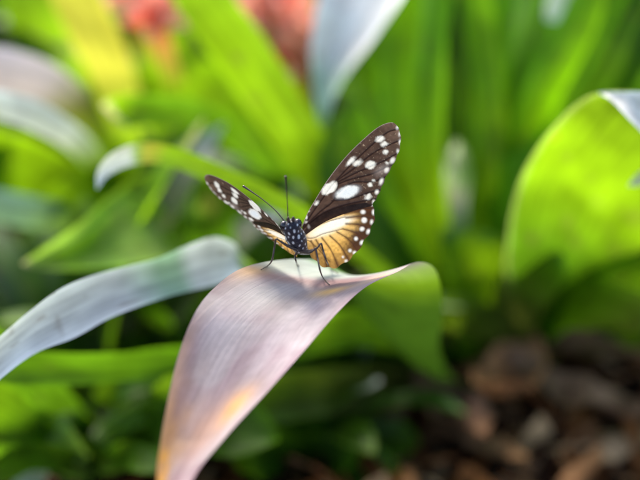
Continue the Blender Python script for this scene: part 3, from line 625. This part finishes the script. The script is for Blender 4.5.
def hw_col(x, y):
    rr = np.hypot((x - 318) * .92, (y - 232)); n = nz(x, y, .5, 6)
    amber = np.array([.86, .49, .12]); dk = np.array([.055, .022, .013])
    c = np.broadcast_to(amber, x.shape + (3,)) * (.85 + .3 * n)[..., None]
    topd = seg_dist(x, y, HW[:40]); ln = seg_dist(x, y, smooth_line([(303, 236), (318, 219), (335, 211), (352, 210), (366, 213)], 20))
    above = inside(x, y, [(296, 236)] + smooth_line([(304, 234), (318, 219), (335, 211), (352, 208), (368, 212), (380, 214)], 20) + [(380, 190), (296, 190)])
    edge = np.where(above, 1., 1 - sm(0, 7, ln)); c = over(c, dk, edge * .93)
    md = seg_dist(x, y, HW[40:100]); lower = sm(258, 235, y)
    br = (1 - sm(4 + 6 * lower, 17 + 9 * lower, md + 3 * n)) * (.55 + .43 * sm(264, 244, y)); c = over(c, (.055, .022, .011), np.clip(br, 0, 1))
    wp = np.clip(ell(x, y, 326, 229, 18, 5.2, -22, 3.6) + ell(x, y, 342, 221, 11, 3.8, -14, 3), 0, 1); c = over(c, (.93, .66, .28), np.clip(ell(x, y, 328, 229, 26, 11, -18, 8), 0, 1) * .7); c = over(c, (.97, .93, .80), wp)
    vd = np.full(x.shape, 9.); hal = np.full(x.shape, 9.)
    for i, v in enumerate(HV):
        dd = seg_dist(x, y, v); vd = np.minimum(vd, dd)
        if i < 9: hal = np.minimum(hal, dd)
    grow = sm(22, 52, rr)
    c = over(c, (.09, .036, .016), (1 - sm(.2, 2.2 + 3.0 * grow, hal)) * (.5 + .45 * grow)); c = over(c, (.07, .03, .015), (1 - sm(.2, .8, vd)) * .65)
    for s in ((363, 212, 2.6, 2.2, 0), (364.2, 220.2, 3.1, 3.1, 0), (362, 229, 2.6, 2.3, -20), (356, 238.7, 2.0, 2.1, 0), (350, 250.6, 1.8, 1.8, 0), (343, 257, 1.1, 1.1, 0),
              (373.6, 212.3, 1.8, 2.8, 0), (371.6, 222, 1.5, 2.4, 10), (368.2, 231.5, 1.9, 2.8, 25), (361.8, 242.5, 1.9, 2.6, 35), (354.6, 252.8, 1.9, 2.0, 45), (346, 261, 1.4, 1.6, 45), (372, 204.5, 1.2, 1.6, 0)):
        c = over(c, (.88, .87, .84), ell(x, y, *s))
    c = over(c, (.10, .045, .03), ell(x, y, 303, 240, 4, 7, 0, 3) * .7)
    return c
def wing_mesh(name, poly, colf, mapf, step=.55):
    pa = np.array(poly); x0, y0 = pa.min(0) - 1; x1, y1 = pa.max(0) + 1
    xs = np.arange(x0, x1, step); ys = np.arange(y0, y1, step); X, Y = np.meshgrid(xs, ys, indexing='ij')
    cin = inside(X[:-1, :-1] + step / 2, Y[:-1, :-1] + step / 2, poly)
    use = np.zeros(X.shape, int)
    for a in (0, 1):
        for b in (0, 1): use[a:X.shape[0] - 1 + a, b:X.shape[1] - 1 + b] += cin
    rim = (use > 0) & (use < 4)
    # snap rim vertices to the outline
    rx, ry = X[rim], Y[rim]; bd = np.full(rx.shape, 1e9); bx, by = rx.copy(), ry.copy()
    for i in range(len(poly)):
        (ax_, ay_), (cx_, cy_) = poly[i], poly[(i + 1) % len(poly)]
        dx, dy = cx_ - ax_, cy_ - ay_; k = np.clip(((rx - ax_) * dx + (ry - ay_) * dy) / (dx * dx + dy * dy + 1e-9), 0, 1)
        qx, qy = ax_ + k * dx, ay_ + k * dy; d = np.hypot(rx - qx, ry - qy); m = d < bd
        bd[m] = d[m]; bx[m] = qx[m]; by[m] = qy[m]
    X[rim], Y[rim] = bx, by
    ids = -np.ones(X.shape, int); ids[use > 0] = np.arange((use > 0).sum())
    i, j = np.nonzero(cin)
    f = np.stack([ids[i, j], ids[i + 1, j], ids[i + 1, j + 1], ids[i, j + 1]], -1)
    fx, fy = X[use > 0], Y[use > 0]
    me = bpy.data.meshes.new(name); me.from_pydata((mapf(fx, fy) * S).tolist(), [], f.tolist())
    set_attr(me, 'Col', colf(fx, fy))
    return me
PX = 2 * TAN * 35 / 640
def relief(x, y, veins):
    vd = np.full(x.shape, 9.)
    for v in veins: vd = np.minimum(vd, seg_dist(x, y, v))
    return np.exp(-(vd / .9) ** 2) * .012
def right_map(lift, veins):
    def f(x, y):
        a = (x - 303) * .8 + (y - 224) * .6
        d = 35.05 + PX * .42 * a + lift + .0000085 * (np.hypot(x - 303, y - 224) - 60) ** 2 * 1.5 + .05 * np.sin(a * .05)
        return Parr(x, y, d - relief(x, y, veins))
    return f
# left wings: the same flat shape turned so that it recedes
corr = [((396, 124), (206, 180)), ((303, 226), (283, 230)), ((380, 139), (217.5, 188)), ((385, 144), (221, 193)), ((385.5, 152), (226, 199)), ((357.5, 163), (235, 195)),
        ((371, 165), (237, 203)), ((329, 188.5), (254, 207.5)), ((347.5, 192), (259, 215)), ((381, 178), (232.5, 207.5)), ((370, 185), (241, 212.5)), ((368, 197), (251, 219)),
        ((364, 212), (261, 227)), ((364, 220), (267.5, 231)), ((345, 157.5), (225, 184)), ((327, 180), (250, 198)), ((312, 205), (269, 214)), ((400, 140), (207, 188)), ((393, 164), (221, 202)),
        ((335, 210), (266, 219)), ((318, 226), (279, 230)), ((374, 211), (257, 229)), ((362, 243), (272, 239)), ((336, 267), (283, 249)), ((306, 245), (293, 251)), ((303, 236), (289, 243))]
cA = np.array([a for a, b in corr], float); cB = np.array([b for a, b in corr], float)
def basis(x, y):
    u, v = (x - 340) / 60., (y - 195) / 60.; return np.stack([np.ones_like(u), u, v, u * v, u * u, v * v], -1)
wt = np.ones(len(corr)); wt[:2] = 3
coef = np.linalg.lstsq(basis(cA[:, 0], cA[:, 1]) * wt[:, None], cB * wt[:, None], rcond=None)[0]
print('left wing fit', np.abs(basis(cA[:, 0], cA[:, 1]) @ coef - cB).max())
def left_map(lift, veins):
    def f(x, y):
        q = basis(x, y) @ coef
        d = 34.95 + PX * (.86 * (x - 303) + .10 * (y - 224)) + lift
        return Parr(q[..., 0], q[..., 1], d + relief(x, y, veins))
    return f
link('forewing', wing_mesh('forewing', FW, fw_col, right_map(0, FV)), M_wing, BF)
link('hindwing', wing_mesh('hindwing', HW, hw_col, right_map(.05, HV)), M_wing, BF)
SPK = 1.06
link('forewing', wing_mesh('forewing', FW, fw_col, left_map(0, FV)), M_wing, BF)
link('hindwing', wing_mesh('hindwing', HW, hw_col, left_map(.06, HV)), M_wing, BF)

def tube(name, pts, rad, mat, parent, n=30, seg=10, colf=None):
    """pts of 3-D points in cm with matching radii in cm"""
    c = cr([list(p) + [r] for p, r in zip(pts, rad)], np.linspace(0, 1, n)); p, r = c[:, :3], np.maximum(c[:, 3], .002)
    tan = np.gradient(p, axis=0); tan /= np.linalg.norm(tan, axis=1)[:, None] + 1e-9
    ref = np.array(RGT); ring = []
    for i in range(n):
        a = np.cross(tan[i], ref); a /= np.linalg.norm(a) + 1e-9; b = np.cross(a, tan[i]); ref = b
        th = np.linspace(0, 2 * np.pi, seg, endpoint=False)[:, None]
        ring.append(p[i] + r[i] * (np.cos(th) * a + np.sin(th) * b))
    V = np.concatenate(ring); F = []
    for i in range(n - 1):
        for j in range(seg): F.append([i * seg + j, i * seg + (j + 1) % seg, (i + 1) * seg + (j + 1) % seg, (i + 1) * seg + j])
    V = np.vstack([V, p[0], p[-1]]); a0, a1 = n * seg, n * seg + 1
    for j in range(seg): F.append([a0, (j + 1) % seg, j]); F.append([a1, (n - 1) * seg + j, (n - 1) * seg + (j + 1) % seg])
    me = bpy.data.meshes.new(name); me.from_pydata((V * S).tolist(), [], F)
    if colf: set_attr(me, 'Col', colf(V))
    return link(name, me, mat, parent)
# body: head, neck, thorax and abdomen in one skin
BS = .9
bp = [(289, 219.5, 34.62, .04), (289.8, 221, 34.62, .19), (291, 224.5, 34.64, .285), (292, 229, 34.70, .29), (293.2, 232, 34.76, .285), (295, 236, 34.84, .32), (297.5, 241, 34.97, .30),
      (300, 246.5, 35.12, .24), (302.5, 249.5, 35.42, .17), (307, 250, 35.8, .15), (315, 248, 36.35, .19), (323, 244, 36.9, .19), (330, 240, 37.4, .13), (334, 237, 37.7, .03)]
rs = np.random.default_rng(4)
spots = []
def body_cols(V):
    n = len(V); c = np.tile(np.array([.014, .012, .018]), (n, 1)).astype(float)
    c *= (.7 + .9 * rs.random((n, 1)))
    c[:, 2] *= 1.3
    pts = []
    cand = V[:-2].reshape(-1, 3)
    order = rs.permutation(len(cand))
    for i in order:
        if all(np.linalg.norm(cand[i] - q[0]) > .105 + .05 * q[1] for q in pts): pts.append((cand[i], rs.random()))
        if len(pts) > 190: break
    for q, s in pts:
        q_ = (V - q); k_ = rs.uniform(-.5, .5); d = np.linalg.norm(np.stack([q_[:, 0] * 1.3 + k_ * q_[:, 2], q_[:, 1], q_[:, 2] * .7], -1), axis=1); m = 1 - sm(.008 + .024 * s, .028 + .030 * s, d)
        c = c * (1 - m[:, None]) + np.array([.80, .82, .84]) * m[:, None]
    return c
body = tube('body', [P(*b[:3]) for b in bp], [b[3] * BS for b in bp], M_body, BF, n=190, seg=80, colf=body_cols)
def ellipsoid(name, c, r, mat, parent, seg=20):
    bm = bmesh.new(); bmesh.ops.create_uvsphere(bm, u_segments=seg, v_segments=seg // 2 + 2, radius=1)
    bm.transform(Matrix.Translation(c * S) @ Matrix.Diagonal((r[0] * S, r[1] * S, r[2] * S, 1)))
    me = bpy.data.meshes.new(name); bm.to_mesh(me); bm.free()
    if mat in (M_body,): set_attr(me, 'Col', np.tile([.02, .016, .02], (len(me.vertices), 1)))
    return link(name, me, mat, parent)
ellipsoid('eye', P(284.2, 226.3, 34.60), (.13, .13, .16), M_eye, BF)
ellipsoid('eye', P(297.8, 224.2, 34.64), (.12, .13, .16), M_eye, BF)
# antennae with clubbed ends
tube('antenna', [P(288, 223, 34.6), P(287.6, 208, 34.2), P(287, 195, 33.9), P(286, 184, 33.7), P(285.4, 176, 33.6)], [.018, .014, .014, .020, .034], M_leg, BF, n=40, seg=8)
tube('antenna', [P(286, 223, 34.6), P(275, 210, 34.6), P(262, 199, 34.7), P(252, 192, 34.8), P(243, 186, 34.9)], [.018, .014, .014, .020, .034], M_leg, BF, n=40, seg=8)
# legs: femur, tibia, tarsus; each ends on the leaf
def leg(pts, foot, foot2, r=.032):
    e = on_leaf(*foot); e2 = on_leaf(*foot2); em = on_leaf((foot[0] + foot2[0]) / 2, (foot[1] + foot2[1]) / 2); up = (CAM - e).normalized() * .02 + Vector((0, 0, .035))
    P3 = [P(*p) for p in pts] + [e + up * 1.3, em + up, e2 + up * .7]
    n = len(P3); rad = [r * 1.25, r * 1.3] + [r * .8] * (n - 5) + [r * .55, r * .5, r * .4]
    tube('leg', P3, rad, M_leg, BF, n=60, seg=8)
leg([(297, 250, 34.8), (288, 246, 34.65), (279, 240.5, 34.5), (276, 239.5, 34.5), (274.5, 247, 34.6), (272, 260, 34.75)], (268, 267), (261, 270.5))
leg([(299, 251, 35.0), (297, 253, 35.1), (295, 256, 35.2), (296, 261, 35.3)], (297, 265.5), (299, 267))
leg([(301, 252, 34.85), (310, 251, 34.6), (317, 248, 34.5), (321, 243.5, 34.5), (323, 250, 34.55), (327, 262, 34.7)], (331, 270), (338, 274))
leg([(302, 252, 34.85), (309, 252.5, 34.6), (314, 250, 34.5), (315.5, 248.5, 34.5), (317.5, 257, 34.45), (320, 270, 34.4)], (323, 279), (329.5, 285.5))

# fine hair over head and thorax, palps and the coiled tongue
def fuzz():
    me0 = body.data; r = random.Random(9); V, F, Cc = [], [], []
    nv = len(me0.vertices)
    for i in range(1500):
        k = r.randrange(80, int(nv * .62)); v = me0.vertices[k]; n = v.normal
        L = r.uniform(.05, .13) * S; d = (n + Vector((r.uniform(-.5, .5), r.uniform(-.5, .5), r.uniform(-.6, .2)))).normalized()
        a = d.orthogonal().normalized() * .006 * S; b = d.cross(a).normalized() * .006 * S; n0 = len(V)
        V += [v.co + a, v.co - a * .5 + b, v.co - a * .5 - b, v.co + d * L]; F += [[n0, n0 + 1, n0 + 3], [n0 + 1, n0 + 2, n0 + 3], [n0 + 2, n0, n0 + 3]]
        Cc += [(.5, .5, .48) if r.random() < .3 else (.03, .024, .022)] * 4
    me = bpy.data.meshes.new('hair'); me.from_pydata([tuple(v) for v in V], [], F); set_attr(me, 'Col', np.array(Cc))
    o = link('hair', me, M_body, None, smooth=False); o.parent = BF
fuzz()
tube('palp', [P(289, 222, 34.5), P(288, 219.5, 34.35), P(288.3, 217, 34.28)], [.04, .05, .015], M_leg, BF, n=16)
tube('palp', [P(293, 221.5, 34.5), P(293.2, 219, 34.35), P(293.5, 216.8, 34.28)], [.04, .05, .015], M_leg, BF, n=16)
